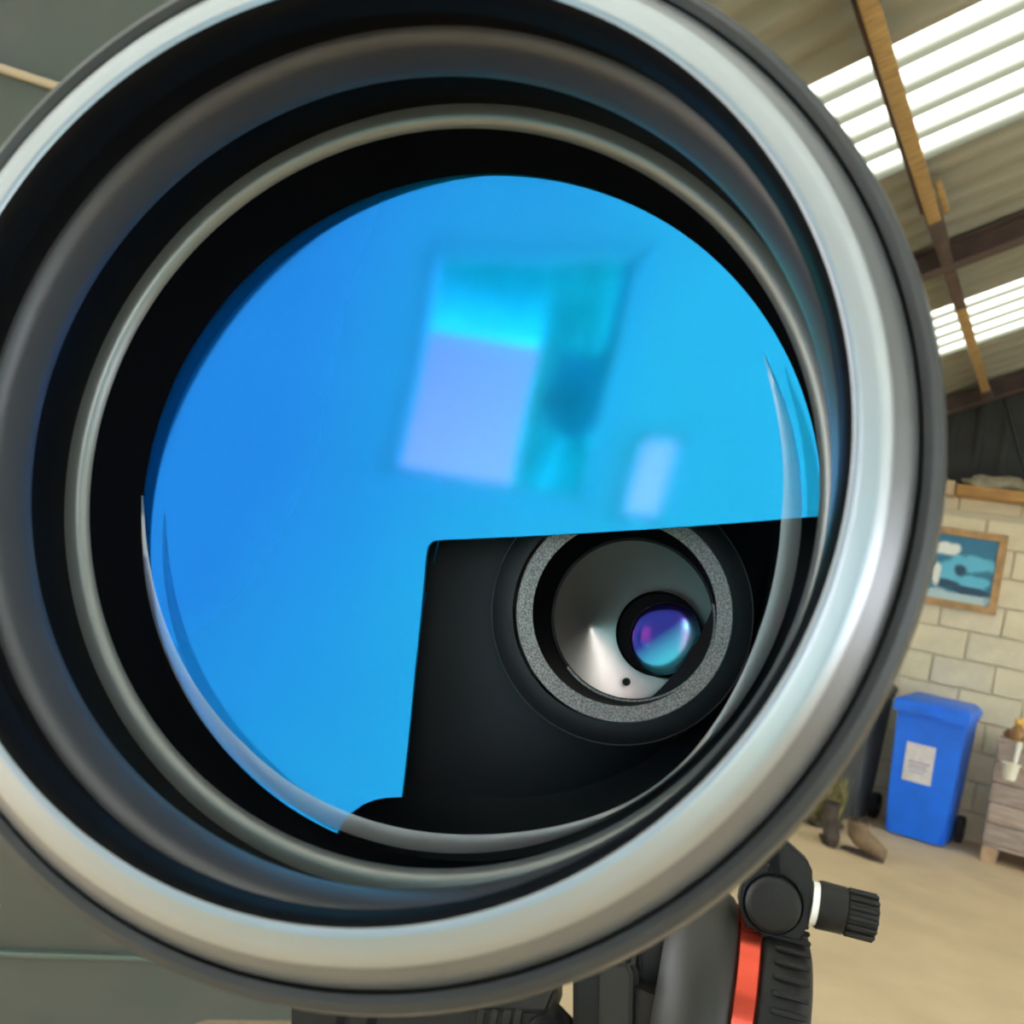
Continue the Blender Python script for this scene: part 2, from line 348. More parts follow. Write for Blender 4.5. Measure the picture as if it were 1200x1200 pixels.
# ---------------------------------------------------------------- wheelie bins
def wheelie_bin(name, loc, rz, mb, ml, label, sticker=True, H=0.95, w=0.47, d=0.58):
    t = empty(name, loc, label, 'bin', None, rz)
    wb, db = w * 0.86, d * 0.72
    def ring(z, hw, y0, y1): return [(-hw, y0, z), (hw, y0, z), (hw, y1, z), (-hw, y1, z)]
    bm = bmesh.new(); rs = []
    for z, k in ((0.012, 0), (0.25, 0.27), (0.30, 0.32), (H * 0.9, 0.93), (H, 1.0)):
        hw = (wb + (w - wb) * k) / 2; y0 = -db / 2 - (d * 0.5 - db * 0.5) * k; y1 = db / 2 + (d * 0.5 - db * 0.5) * k * 0.6
        rs.append([bm.verts.new(v) for v in ring(z, hw, y0, y1)])
    for a, b in zip(rs, rs[1:]):
        for i in range(4): bm.faces.new((a[i], a[(i + 1) % 4], b[(i + 1) % 4], b[i]))
    bm.faces.new(rs[0]); bm.faces.new(rs[-1])
    vert = [e for e in bm.edges if abs((e.verts[0].co - e.verts[1].co).z) > 0.04]
    bmesh.ops.bevel(bm, geom=vert, offset=0.035, segments=4, affect='EDGES')
    fin('body', bm, mb, t, True, angle=30)
    box('rim_band', (0, -d * 0.08, H - 0.012), (w + 0.03, d * 0.95, 0.035), mb, t, 0.008)
    # lid: shallow hipped slab with a deep front lip
    bm = bmesh.new(); hw = w / 2 + 0.025; y0 = -d / 2 - 0.05; y1 = d / 2 - 0.03
    A = [(-hw, y0, H - .055), (hw, y0, H - .055), (hw, y1, H + .01), (-hw, y1, H + .01)]
    Bv = [(-hw, y0 - .005, H + .028), (hw, y0 - .005, H + .028), (hw, y1, H + .055), (-hw, y1, H + .055)]
    Cv = [(-hw + .05, y0 + .07, H + .062), (hw - .05, y0 + .07, H + .062), (hw - .05, y1 - .05, H + .09), (-hw + .05, y1 - .05, H + .09)]
    V = [[bm.verts.new(v) for v in r] for r in (A, Bv, Cv)]
    for a, b in zip(V, V[1:]):
        for i in range(4): bm.faces.new((a[i], a[(i + 1) % 4], b[(i + 1) % 4], b[i]))
    bm.faces.new(V[0]); bm.faces.new(V[-1]); bmesh.ops.bevel(bm, geom=list(bm.edges), offset=0.008, segments=2, affect='EDGES')
    lid = fin('lid', bm, mb, t, True, angle=35)
    box('lid_grip', (0, y0 - .01, H - 0.02), (0.14, 0.03, 0.03), mb, lid, 0.006)
    tube('handle', [(-hw * .8, d / 2 - .03, H + .01), (-hw * .8, d / 2 + .05, H + .02), (hw * .8, d / 2 + .05, H + .02), (hw * .8, d / 2 - .03, H + .01)], 0.014, mb, t)
    for s in (-1, 1):
        wh = lathe('wheel', [(-.025, 0), (-.025, .05), (-.028, .09), (-.022, .10), (.022, .10), (.028, .09), (.025, .05), (.025, 0)], m_rubber, t, 28, (s * (wb / 2 + .035), db / 2 + 0.03, .10), 'X')
        lathe('hub', [(s * .03, 0), (s * .033, .02), (s * .026, .03)], ml, wh, 16, (s * (wb / 2 + .035), db / 2 + 0.03, .10), 'X')
    tube('axle', [(-wb / 2 - .03, db / 2 + .03, .10), (wb / 2 + .03, db / 2 + .03, .10)], .01, ml, t)
    if sticker:
        # front face leans outward: sticker follows it
        lean = math.atan2((d * 0.5 - db * 0.5), H)
        st = box('sticker', (-.035, -db / 2 - (d * .5 - db * .5) * 0.60 - 0.004, H * .58), (0.20, 0.003, 0.28), m_stick, t, rot=Matrix.Rotation(lean, 3, 'X'))
        for k, (dz, wd, hh, mm) in enumerate(((-.015, .145, .012, m_ink2), (-.04, .12, .010, m_ink), (-.062, .135, .008, m_ink2), (-.085, .11, .008, m_ink))):
            box('print_line', (-.035 + (.145 - wd) * -.3, -db / 2 - (d * .5 - db * .5) * (0.60 + dz / H) - 0.0065, H * .60 + dz), (wd, 0.0015, hh), mm, st, rot=Matrix.Rotation(lean, 3, 'X'))
    return t
m_rubber = mat('black_rubber', (0.02, 0.02, 0.022), 0.8)
m_axle = mat('grey_steel', (0.25, 0.25, 0.26), 0.4, 0.8)
m_stick = mat('white_sticker', (0.74, 0.72, 0.74), 0.5, noise=0.15, scale=30)
m_ink = mat('grey_ink', (0.32, 0.33, 0.42), 0.6); m_ink2 = mat('violet_ink', (0.36, 0.34, 0.52), 0.6)
m_blue = mat('blue_plastic', (0.006, 0.185, 1.0), 0.42, noise=0.12, scale=6)
m_greybin = mat('charcoal_plastic', (0.085, 0.095, 0.105), 0.5, noise=0.15, scale=6)
wheelie_bin('wheelie_bin', (-0.80, 8.10, 0), -0.06, m_blue, m_axle, 'bright blue wheelie bin with a white sticker, against the block wall', True)
wheelie_bin('wheelie_bin', (-1.44, 8.12, 0), -0.10, m_greybin, m_axle, 'charcoal grey wheelie bin left of the blue one, half hidden by the lens', False, H=0.98, w=0.5)

# ---------------------------------------------------------------- crate on the right with things on it
t = empty('pallet_crate', (0.14, 8.10, 0), 'weathered wooden pallet crate at the right edge, beside the blue bin', 'crate')
m_grey_wood = mat('weathered_board', (0.50, 0.41, 0.35), 0.85, noise=0.35, scale=7, col2=(0.36, 0.29, 0.25), stretch=(1, 6, 6), bump=0.3)
m_grey_wood2 = mat('weathered_board_dark', (0.42, 0.35, 0.31), 0.85, noise=0.35, scale=9, col2=(0.29, 0.24, 0.21), stretch=(1, 6, 6), bump=0.3)
for k in range(5):
    box('side_board', (0, -0.22 + (k % 2) * 0.003, 0.20 + k * 0.142), (1.0, 0.022, 0.134), m_grey_wood if k % 2 else m_grey_wood2, t, 0.003)
    box('end_board', (-0.5, 0.0, 0.20 + k * 0.142), (0.022, 0.42, 0.134), m_grey_wood2, t, 0.003)
    box('end_board', (0.5, 0.0, 0.20 + k * 0.142), (0.022, 0.42, 0.134), m_grey_wood2, t, 0.003)
for k in range(4): box('top_board', (0, -0.165 + k * 0.11, 0.85), (1.04, 0.10, 0.02), m_grey_wood, t, 0.003)
for x in (-0.455, 0, 0.455):
    box('foot_block', (x, -0.17, 0.05), (0.10, 0.12, 0.10), mat('foot_wood', (0.48, 0.33, 0.2), 0.8, noise=0.3, scale=10), t, 0.004)
    box('foot_block', (x, 0.17, 0.05), (0.10, 0.12, 0.10), m_grey_wood, t, 0.004)
    box('corner_post', (x, -0.195, 0.46), (0.05, 0.03, 0.70), m_grey_wood2, t, 0.003)
box('deck', (0, 0, 0.115), (1.0, 0.44, 0.024), m_grey_wood, t, 0.003)
cz = 0.86
def crate_pt(px, py): return at_y(px, py, 7.98)
m_amber = mat('amber_plastic', (0.30, 0.15, 0.035), 0.3); m_yel = mat('yellow_cap', (0.80, 0.50, 0.10), 0.4)
t = empty('bottle', (-0.265, 8.02, cz), 'brown bottle with a yellow cap standing on the crate', 'bottle')
lathe('body', [(0, 0), (0, .042), (.01, .046), (.075, .046), (.10, .03), (.11, .022), (.12, .022)], m_amber, t, 24, (0, 0, 0), 'Z')
lathe('cap', [(.118, 0.0), (.118, .028), (.125, .031), (.155, .029), (.162, .02), (.162, 0)], m_yel, t, 24, (0, 0, 0), 'Z')
t = empty('tin', (-0.16, 8.05, cz), 'dark low tin beside the brown bottle on the crate', 'tin')
lathe('body', [(0, 0), (0, .05), (.06, .05)], mat('dark_tin', (.03, .03, .028), .4, .5), t, 24, (0, 0, 0), 'Z'); lathe('rim', [(.058, .047), (.058, .053), (.066, .053), (.066, .047)], m_axle, t, 24, (0, 0, 0), 'Z', True)
lathe('lid', [(.060, 0), (.060, .047)], m_rubber, t, 24, (0, 0, 0), 'Z')
lump('rag', (-0.31, 8.17, cz), (0.05, 0.06, 0.045), mat('brown_rag', (0.22, 0.12, 0.06), 0.9, noise=.4, scale=20), 12, 'crumpled brown rag left of the bottle on the crate', 'rag')
t = empty('scoop', (-0.265, 7.79, 0.60), 'white plastic scoop with a long upright handle hanging on the crate front', 'scoop')
m_white = mat('white_plastic', (0.78, 0.78, 0.66), 0.4)
lathe('cup', [(0, 0), (0, .036), (.012, .043), (.10, .055), (.115, .066), (.118, .064), (.10, .050), (.015, .038), (.008, 0)], m_white, t, 32, (0, 0, 0), 'Z')
tube('handle', [(0.02, .03, .09), (.022, .032, .16), (.028, .034, .25), (.03, .034, .27)], .016, m_white, t, radii=[.015, .017, .019, .012])

# ---------------------------------------------------------------- boots and dry plant
def boot(loc, rz, m1, m2, label, shaft=0.13, group='work boots on the floor'):
    t = empty('work_boot', loc, label, 'boot', group, rz)
    out = []
    for i in range(28):
        a = 2 * math.pi * i / 28; x = math.cos(a); y = math.sin(a)
        wdt = 0.048 - 0.010 * math.exp(-((x + 0.15) / 0.35) ** 2)
        out.append((x * 0.132 + .012, y * wdt * 1.12))
    prism('sole', out, 0, 0.028, m2, t, 0.004, 'Z')
    bm = bmesh.new(); rings = []
    sec = [(0.146, 0.045, 0.020, 0.020, 90), (0.138, 0.055, 0.042, 0.036, 82), (0.10, 0.065, 0.052, 0.046, 74), (0.05, 0.080, 0.051, 0.060, 60), (0.0, 0.100, 0.048, 0.074, 40),
           (-0.035, 0.125, 0.047, 0.080, 18), (-0.05, 0.16, 0.048, 0.074, 4), (-0.055, 0.16 + shaft * 0.5, 0.050, 0.070, 0), (-0.058, 0.16 + shaft, 0.054, 0.074, -3)]
    n = 20
    for x, z, ry, rz_, ang in sec:
        q = math.radians(ang); r = []
        for i in range(n):
            a = 2 * math.pi * i / n; p_ = Vector((math.cos(a) * rz_, math.sin(a) * ry, 0))
            r.append(bm.verts.new((x + p_.x * math.cos(q), p_.y, max(0.022, z + p_.x * math.sin(q) * (1 if ang > 0 else 1)))))
        rings.append(r)
    for a, b in zip(rings, rings[1:]):
        for i in range(n): bm.faces.new((a[i], a[(i + 1) % n], b[(i + 1) % n], b[i]))
    bm.faces.new(rings[0])
    up = fin('upper', bm, m1, t, True, angle=60)
    sm = up.modifiers.new('wall', 'SOLIDIFY'); sm.thickness = 0.004
    lathe('collar', [(-.008, .052), (0, .060), (.008, .053), (0, .046)], m2, t, 20, (-0.058, 0, 0.16 + shaft), 'Z', True)
    # heel block
    box('heel', (-0.10, 0, 0.012), (0.07, 0.075, 0.024), m2, t, 0.006)
    for k in range(4):
        x = 0.05 - k * 0.025; z = 0.112 + k * 0.022
        tube('lace', [(x - 0.002, -.028, z - .012), (x + .004, 0, z + .006), (x - 0.002, .028, z - .012)], .0035, m2, t, 6)
    return t
m_b1 = mat('dark_leather', (0.075, 0.055, 0.045), 0.7, noise=.4, scale=14, bump=.2); m_b2 = mat('brown_leather', (0.24, 0.165, 0.095), 0.75, noise=.4, scale=12, col2=(.15, .10, .06), bump=.2)
m_bs = mat('boot_sole', (0.05, 0.038, 0.03), 0.8)
q = at_z(1010, 1003, 0.0); boot((q.x, q.y, 0), -0.25, m_b2, m_bs, 'tan brown work boot lying nearest the open floor, right of the pair', 0.05)
q = at_z(980, 995, 0.0); boot((q.x - 0.08, q.y + .12, 0), -1.2, m_b1, m_bs, 'dark brown work boot with taller shaft, left of the pair', 0.09)
t = empty('dry_plant', (-1.40, 7.48, 0), 'yellow green dry plant clump on the floor behind the dark boot', 'plant')
bm = bmesh.new(); rnd = random.Random(3)
for k in range(900):
    a = rnd.uniform(0, 6.283); r0 = rnd.uniform(0, .14); h = rnd.uniform(.12, .42); le = rnd.uniform(0, .12); b = a + rnd.uniform(-1, 1)
    x, y = r0 * math.cos(a), r0 * math.sin(a); wdt = rnd.uniform(.004, .010); px_, py_ = -math.sin(b) * wdt, math.cos(b) * wdt
    vs = [bm.verts.new(v) for v in ((x - px_, y - py_, 0), (x + px_, y + py_, 0), (x + px_ * .8 + math.cos(b) * le * .5, y + py_ * .8 + math.sin(b) * le * .5, h * .6), (x - px_ * .8 + math.cos(b) * le * .5, y - py_ * .8 + math.sin(b) * le * .5, h * .6), (x + math.cos(b) * le, y + math.sin(b) * le, h))]
    bm.faces.new(vs[:4]); bm.faces.new((vs[3], vs[2], vs[4]))
fin('leaves', bm, mat('dry_leaf', (0.34, 0.29, 0.12), 0.8, noise=.6, scale=18, col2=(.09, .10, .03)), t, kind='stuff')
lump('root_ball', (0, 0, 0), (.17, .17, .08), mat('soil', (.07, .055, .035), .95, noise=.4, scale=20), 4, '', '').parent = t
rb = [c for c in t.children if c.name.startswith('root_ball')][0]; del rb['label']; del rb['category']

# ---------------------------------------------------------------- green trailer behind the instrument, on the left
Q = EYE + (at_z(190, 1192, 0.02) - EYE) * 0.85
dv = Vector((0.62, 0.78, 0)).normalized(); rzt = math.atan2(dv.y, dv.x)
tr_ = empty('trailer', (Q.x, Q.y, 0), 'dark green painted steel trailer body with chipped paint, behind the instrument', 'trailer', None, rzt)
Minv = (Matrix.Translation(Vector((Q.x, Q.y, 0))) @ Matrix.Rotation(rzt, 4, 'Z')).inverted()
def on_tr(px, py):               # point of the trailer's side seen at a pixel (local x, z)
    r = ray(px, py); nrm = Vector((-dv.y, dv.x, 0)); tt = (Vector((Q.x, Q.y, 0)) - EYE).dot(nrm) / r.dot(nrm)
    p_ = Minv @ (EYE + r * tt); return p_.x, p_.z
m_green = mat('olive_green_paint', (0.042, 0.054, 0.046), 0.5, noise=0.35, scale=5, col2=(0.056, 0.060, 0.052), bump=0.05)
# chips: sparse pale specks in the paint
nt = m_green.node_tree; N = nt.nodes; L = nt.links; p = N['Principled BSDF']
vo = N.new('ShaderNodeTexVoronoi'); vo.inputs['Scale'].default_value = 16; tc = N.new('ShaderNodeTexCoord'); L.new(tc.outputs['Object'], vo.inputs['Vector'])
vr = N.new('ShaderNodeSeparateColor'); L.new(vo.outputs['Color'], vr.inputs[0])
th3 = N.new('ShaderNodeMath'); th3.operation = 'POWER'; th3.inputs[1].default_value = 4.0; L.new(vr.outputs[0], th3.inputs[0])
th2 = N.new('ShaderNodeMath'); th2.operation = 'MULTIPLY'; th2.inputs[1].default_value = 0.09; L.new(th3.outputs[0], th2.inputs[0])
lt = N.new('ShaderNodeMath'); lt.operation = 'LESS_THAN'; L.new(vo.outputs['Distance'], lt.inputs[0]); L.new(th2.outputs[0], lt.inputs[1])
mx = N.new('ShaderNodeMix'); mx.data_type = 'RGBA'; L.new(lt.outputs[0], mx.inputs[0]); L.new(p.inputs['Base Color'].links[0].from_socket, mx.inputs[6]); mx.inputs[7].default_value = (0.55, 0.58, 0.55, 1); L.new(mx.outputs[2], p.inputs['Base Color'])
m_trim = mat('brown_trim', (0.36, 0.29, 0.20), 0.6)
ax, az = on_tr(190, 1188); bx_, bz_ = on_tr(340, 1186)
sx_, sz_ = on_tr(60, 1122); tx_, tz_ = on_tr(30, 88)
0 and print('TR', on_tr(0,0), on_tr(0,1200), Q, ax, az, bx_, bz_, sz_, tz_)
x0, x1 = -0.85, 0.75
zt = 2.58
zb = az - .022
box('side_panel', ((x0 + x1) / 2, 0.03, (sz_ + tz_) / 2), (x1 - x0, 0.04, tz_ - sz_ - 0.012), m_green, tr_, 0.006)
box('upper_panel', ((x0 + x1) / 2, 0.04, (zt + tz_) / 2), (x1 - x0, 0.04, zt - tz_ - 0.012), m_green, tr_, 0.006)
tube('trim_strip', [(x0, 0.008, tz_), (x1, 0.008, tz_)], 0.010, m_trim, tr_)
box('sill_rail', ((x0 + x1) / 2, 0.02, sz_ + 0.004), (x1 - x0, 0.05, 0.014), mat('green_rail', (0.06, 0.085, 0.07), 0.35), tr_, 0.004)
ra = 0.06; arch = [(x0, max(.04, zb - 0.20)), (ax + 0.055, max(.04, zb - 0.20)), (ax + 0.055, zb - ra)]
arch += [(ax + 0.055 + ra - ra * math.cos(a), zb - ra + ra * math.sin(a)) for a in [i * math.pi / 12 for i in range(1, 7)]]
arch += [(x1, zb), (x1, sz_ - 0.012), (x0, sz_ - 0.012)]
prism('lower_panel', [(a, max(b, 0.03)) for a, b in arch][:0] or arch, 0.018, 0.05, m_green, tr_)
box('back_panel', ((x0 + x1) / 2, 0.9, (zt + sz_) / 2), (x1 - x0, 0.04, zt - sz_), m_green, tr_)
box('roof_panel', ((x0 + x1) / 2, 0.47, zt), (x1 - x0, 0.92, 0.04), m_green, tr_, 0.005)
box('floor_panel', ((x0 + x1) / 2, 0.47, sz_), (x1 - x0, 0.86, 0.04), m_green, tr_)
for x in (x0 + 0.02, x1 - 0.02): box('end_panel', (x, 0.47, (zt + sz_) / 2), (0.04, 0.86, zt - sz_ - 0.04), m_green, tr_)
for x in (x0 + .05, x1 - .05):
    for y in (.10, .82): tube('jack_leg', [(x, y, 0), (x, y, .02), (x, y, .021), (x, y, sz_)], .03, m_steel, tr_, 16, [.05, .05, .022, .022])
# ================================================================ THE INSTRUMENT
VP = (808.0, 775.0); RC = (408.0, 492.0); ZR = 0.123
a_c = Vector((VP[0] - 600, VP[1] - 600, FPX)).normalized()
a_w = c2w(a_c).normalized()                                       # axis of the tube
u_w = a_w.cross(Vector((0, 0, 1))).normalized(); v_w = u_w.cross(a_w).normalized()
O_w = at_d(RC[0], RC[1], ZR)
MI = Matrix(((u_w.x, a_w.x, v_w.x, O_w.x), (u_w.y, a_w.y, v_w.y, O_w.y), (u_w.z, a_w.z, v_w.z, O_w.z), (0, 0, 0, 1)))
MIi = MI.inverted()
def ins(px, py, s):              # local (x, z) where the ray of a pixel meets the plane s along the axis
    r = ray(px, py); e = MIi @ EYE; d = (MIi.to_3x3() @ r); k = (s - e.y) / d.y; q_ = e + d * k; return q_.x, q_.z
inst = empty('optical_instrument', (0, 0, 0), 'large optical instrument with black stepped lens hood and a blue coated plate inside', 'instrument')
inst.matrix_world = MI
m_rim = mat('satin_grey_rim', (0.33, 0.355, 0.39), 0.34, 0.85)
m_bevel = mat('anodised_grey_bevel', (0.17, 0.175, 0.19), 0.38, 0.75)
m_barrel = mat('satin_black_barrel', (0.035, 0.037, 0.042), 0.42, 0.3, noise=.2, scale=60)
m_gloss = mat('black_inner', (0.005, 0.005, 0.006), 0.5, 0.0, spec=.06)
m_sleeve = mat('gloss_black_sleeve', (0.008, 0.008, 0.010), 0.5, 0.0, spec=0.0)
m_ridge = mat('inner_ridge_black', (0.085, 0.085, 0.098), 0.42, 0.4, spec=.3)
m_matt = mat('matt_black', (0.004, 0.005, 0.006), 0.8, spec=.1)
m_ring = mat('bare_edge_ring', (0.20, 0.21, 0.21), 0.35, 0.6)
# lens hood from the outside: barrel, groove, lip
lathe('barrel', [(0.16, .0), (.16, .070), (.155, .0745), (.080, .0745), (.030, .0735), (.012, .0725), (.0065, .0722), (.0040, .0712), (.0035, .0700), (.0042, .0690)], m_barrel, inst, 160)
lathe('front_collar', [(.0075, .0700), (.0060, .0675)], m_gloss, inst, 160)
lathe('hood_rim', [(.0010, .0652), (.0004, .0648), (.0000, .0632), (-.0003, .0616), (-.0004, .0610), (-.0001, .0605)], m_rim, inst, 192, angle=80)
lathe('outer_bevel', [(.008, .0684), (.0050, .0688), (.0036, .0682), (.0026, .0670), (.0010, .0652)], m_bevel, inst, 192, angle=80)
lathe('inner_bevel', [(-.0001, .0605), (.0006, .0600), (.0030, .0598), (.0065, .0600)], m_gloss, inst, 192, angle=80)
lathe('inner_groove', [(.0062, .0599), (.0070, .0640), (.0150, .0640), (.0160, .0632)], m_gloss, inst, 160)
lathe('inner_ridge', [(.0150, .0641), (.0152, .0628), (.0175, .0618), (.0215, .0612), (.0240, .0614), (.0250, .0622), (.0252, .0650)], m_ridge, inst, 160, angle=80)
lathe('inner_wall', [(.0250, .0655), (.0390, .0655)], m_gloss, inst, 160)
lathe('retaining_ring', [(.0385, .0656), (.0385, .0636), (.0390, .0625), (.0402, .0618)], m_ring, inst, 192)
lathe('inner_sleeve', [(.0400, .0620), (.0415, .0652), (.0560, .0655), (.0610, .0652), (.0624, .0649), (.0628, .0665)], m_sleeve, inst, 192, angle=60)
# housing behind the plate
m_house = mat('housing_black', (0.014, 0.019, 0.025), 0.5, noise=.3, scale=40)
lathe('chamber_wall', [(.0628, .0660), (.0628, .0690), (.078, .0690), (.090, .0650), (.098, .0600), (.104, .050)], m_house, inst, 128, angle=60)
#BACKPLATE
# blue coated plate with a corner cut away
SP = 0.0745; RCV = 0.20
def sag(x, z): return SP - (x * x + z * z) / (2 * RCV)
def insS(px, py):
    q_ = ins(px, py, SP)
    for _ in range(12): q_ = ins(px, py, sag(*q_))
    return q_
m_bluep = bpy.data.materials.new('blue_coating'); m_bluep.use_nodes = True; nt = m_bluep.node_tree; N = nt.nodes; L = nt.links; p = N['Principled BSDF']
tc = N.new('ShaderNodeTexCoord'); sx = N.new('ShaderNodeSeparateXYZ'); L.new(tc.outputs['Object'], sx.inputs[0])
nz = N.new('ShaderNodeTexNoise'); nz.inputs['Scale'].default_value = 22; nz.inputs['Detail'].default_value = 1; L.new(tc.outputs['Object'], nz.inputs['Vector'])
g1 = mathn('ADD', mathn('MULTIPLY', sx.outputs[0], 11.0), mathn('MULTIPLY', sx.outputs[2], -2.0))
g2 = mathn('ADD', g1, mathn('MULTIPLY', nz.outputs['Fac'], 0.35))
mr = N.new('ShaderNodeMapRange'); mr.inputs[1].default_value = -0.35; mr.inputs[2].default_value = 0.55; L.new(g2, mr.inputs[0])
mx = N.new('ShaderNodeMix'); mx.data_type = 'RGBA'; L.new(mr.outputs[0], mx.inputs[0])
mx.inputs[6].default_value = (0.0, 0.2, 0.95, 1); mx.inputs[7].default_value = (0.0, 0.95, 0.90, 1)
L.new(mx.outputs[2], p.inputs['Base Color']); p.inputs['Roughness'].default_value = 0.6; p.inputs['Specular IOR Level'].default_value = 0.0
gl = N.new('ShaderNodeBsdfGlossy'); mg = N.new('ShaderNodeMix'); mg.data_type = 'RGBA'; L.new(mr.outputs[0], mg.inputs[0])
mg.inputs[6].default_value = (0.06, 0.31, 0.84, 1); mg.inputs[7].default_value = (0.065, 0.46, 0.84, 1); L.new(mg.outputs[2], gl.inputs[0]); gl.inputs['Roughness'].default_value = 0.05
ms = N.new('ShaderNodeMixShader'); ms.inputs[0].default_value = 0.75; L.new(p.outputs[0], ms.inputs[1]); L.new(gl.outputs[0], ms.inputs[2]); L.new(ms.outputs[0], N['Material Output'].inputs[0])
cut = [insS(x, y) for x, y in ((980, 603), (520, 632.5), (508, 634), (501.5, 640), (499.5, 650), (485.5, 792), (471, 934), (455, 934.5), (440, 937), (425, 943), (410, 954), (399, 969), (388, 992), (380, 1015))]
Rp = 0.0675
def ang(q_): return math.atan2(q_[1], q_[0])
# clip the ends of the cut to the circle of the plate
def to_circle(a, b):             # from inside a towards outside b
    a, b = Vector(a), Vector(b)
    lo, hi = 0.0, 1.0
    for _ in range(40):
        m_ = (lo + hi) / 2
        if (a + (b - a) * m_).length < Rp: lo = m_
        else: hi = m_
    return tuple(a + (b - a) * lo)
c0 = Vector(cut[1]) + (Vector(cut[0]) - Vector(cut[1])) * 1.3; cN = Vector(cut[-2]) + (Vector(cut[-1]) - Vector(cut[-2])) * 3
cut[0] = to_circle(cut[1], c0); cut[-1] = to_circle(cut[-2], cN)
a0, a1 = ang(cut[-1]), ang(cut[0])       # keep the arc from the bottom end clockwise over left and top to the right end
if a1 > a0: a1 -= 2 * math.pi
arc = [(Rp * math.cos(a0 + (a1 - a0) * i / 120), Rp * math.sin(a0 + (a1 - a0) * i / 120)) for i in range(1, 120)]
def clip(poly, ax_, val, keep_less):
    out_ = []
    for i in range(len(poly)):
        P_, Q_ = poly[i - 1], poly[i]
        a_, b__ = P_[ax_] - val, Q_[ax_] - val
        if keep_less: a_, b__ = -a_, -b__
        if (a_ >= 0) != (b__ >= 0):
            t_ = a_ / (a_ - b__); out_.append((P_[0] + (Q_[0] - P_[0]) * t_, P_[1] + (Q_[1] - P_[1]) * t_))
        if b__ >= 0: out_.append(Q_)
    return out_
bm = bmesh.new(); VD = {}; GS = .006
for gi in range(-12, 12):
    strip = clip(clip(cut + arc, 0, gi * GS, False), 0, (gi + 1) * GS, True)
    if len(strip) < 3: continue
    for gj in range(-12, 12):
        c_ = clip(clip(strip, 1, gj * GS, False), 1, (gj + 1) * GS, True)
        ids = []
        for a_, b__ in c_:
            k_ = (round(a_, 6), round(b__, 6))
            if k_ not in VD: VD[k_] = bm.verts.new((a_, sag(a_, b__), b__))
            if VD[k_] not in ids: ids.append(VD[k_])
        if len(ids) > 2:
            try: bm.faces.new(ids)
            except ValueError: pass
def arr(k): return [Vector((v.co.x, v.co.y + k, v.co.z)) for v in bm.verts]
bm.verts.index_update(); nv = len(bm.verts); V = arr(0) + arr(.0012); F = []; NL = []
pc = cut + arc; area2 = sum(pc[i - 1][0] * pc[i][1] - pc[i][0] * pc[i - 1][1] for i in range(len(pc)))
flip = area2 < 0                         # so that the front faces look towards -y
BE = set()
def sn_(v, k): return (Vector((-v.x / RCV, -1, -v.z / RCV)).normalized()) * k
for f in bm.faces:
    ids = [v.index for v in f.verts]
    if flip: ids = ids[::-1]
    F.append(ids); NL += [sn_(V[q_], 1) for q_ in ids]
    F.append([q_ + nv for q_ in ids[::-1]]); NL += [sn_(V[q_], -1) for q_ in ids[::-1]]
for e in bm.edges:
    if len(e.link_faces) == 1:
        a_, b__ = e.verts[0].index, e.verts[1].index
        c_ = e.link_faces[0].calc_center_median(); out_ = (V[a_] + V[b__]) / 2 - c_; out_.y = 0
        n_ = (V[b__] - V[a_]).cross(Vector((0, 1, 0))).normalized()
        BE |= {frozenset((a_, b__)), frozenset((a_ + nv, b__ + nv)), frozenset((a_, a_ + nv)), frozenset((b__, b__ + nv))}
        ids = [a_, b__, b__ + nv, a_ + nv]
        if n_.dot(out_) < 0: ids = ids[::-1]; n_ = -n_
        F.append(ids); NL += [n_] * 4
bm.free(); me = bpy.data.meshes.new('blue_coated_plate'); me.from_pydata([tuple(v) for v in V], [], F); me.materials.append(m_bluep)
for q_ in me.polygons: q_.use_smooth = True
for e_ in me.edges:
    if frozenset(e_.vertices) in BE: e_.use_edge_sharp = True
me.normals_split_custom_set([tuple(q_) for q_ in NL])
plate = bpy.data.objects.new('blue_coated_plate', me); C.objects.link(plate); plate.parent = inst
# (a sphere of 0.2 m radius: the plate is slightly dished)
m_refl_arc = bpy.data.materials.new('reflection_arc_film'); m_refl_arc.use_nodes = True; nt = m_refl_arc.node_tree; N = nt.nodes; L = nt.links
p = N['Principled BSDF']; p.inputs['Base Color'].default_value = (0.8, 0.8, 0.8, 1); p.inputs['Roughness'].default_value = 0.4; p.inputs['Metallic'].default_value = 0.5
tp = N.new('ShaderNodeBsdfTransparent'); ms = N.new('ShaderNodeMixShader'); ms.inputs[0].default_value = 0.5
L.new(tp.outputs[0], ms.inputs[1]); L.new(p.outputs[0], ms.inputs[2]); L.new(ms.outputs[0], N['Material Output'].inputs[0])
bm = bmesh.new(); prv = None  # translucent arc modelled in place of the ring's reflection on the plate
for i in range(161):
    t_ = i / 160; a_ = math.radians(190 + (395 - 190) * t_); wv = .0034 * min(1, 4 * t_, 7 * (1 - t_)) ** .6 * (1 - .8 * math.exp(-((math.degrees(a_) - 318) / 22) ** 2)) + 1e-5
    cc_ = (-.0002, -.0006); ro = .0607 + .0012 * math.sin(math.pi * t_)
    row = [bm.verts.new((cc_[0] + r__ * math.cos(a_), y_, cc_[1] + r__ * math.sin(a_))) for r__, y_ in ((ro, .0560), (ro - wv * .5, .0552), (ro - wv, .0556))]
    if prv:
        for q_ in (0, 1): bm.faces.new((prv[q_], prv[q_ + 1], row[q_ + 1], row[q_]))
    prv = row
fin('ring_reflection_arc', bm, m_refl_arc, inst, True, angle=80)
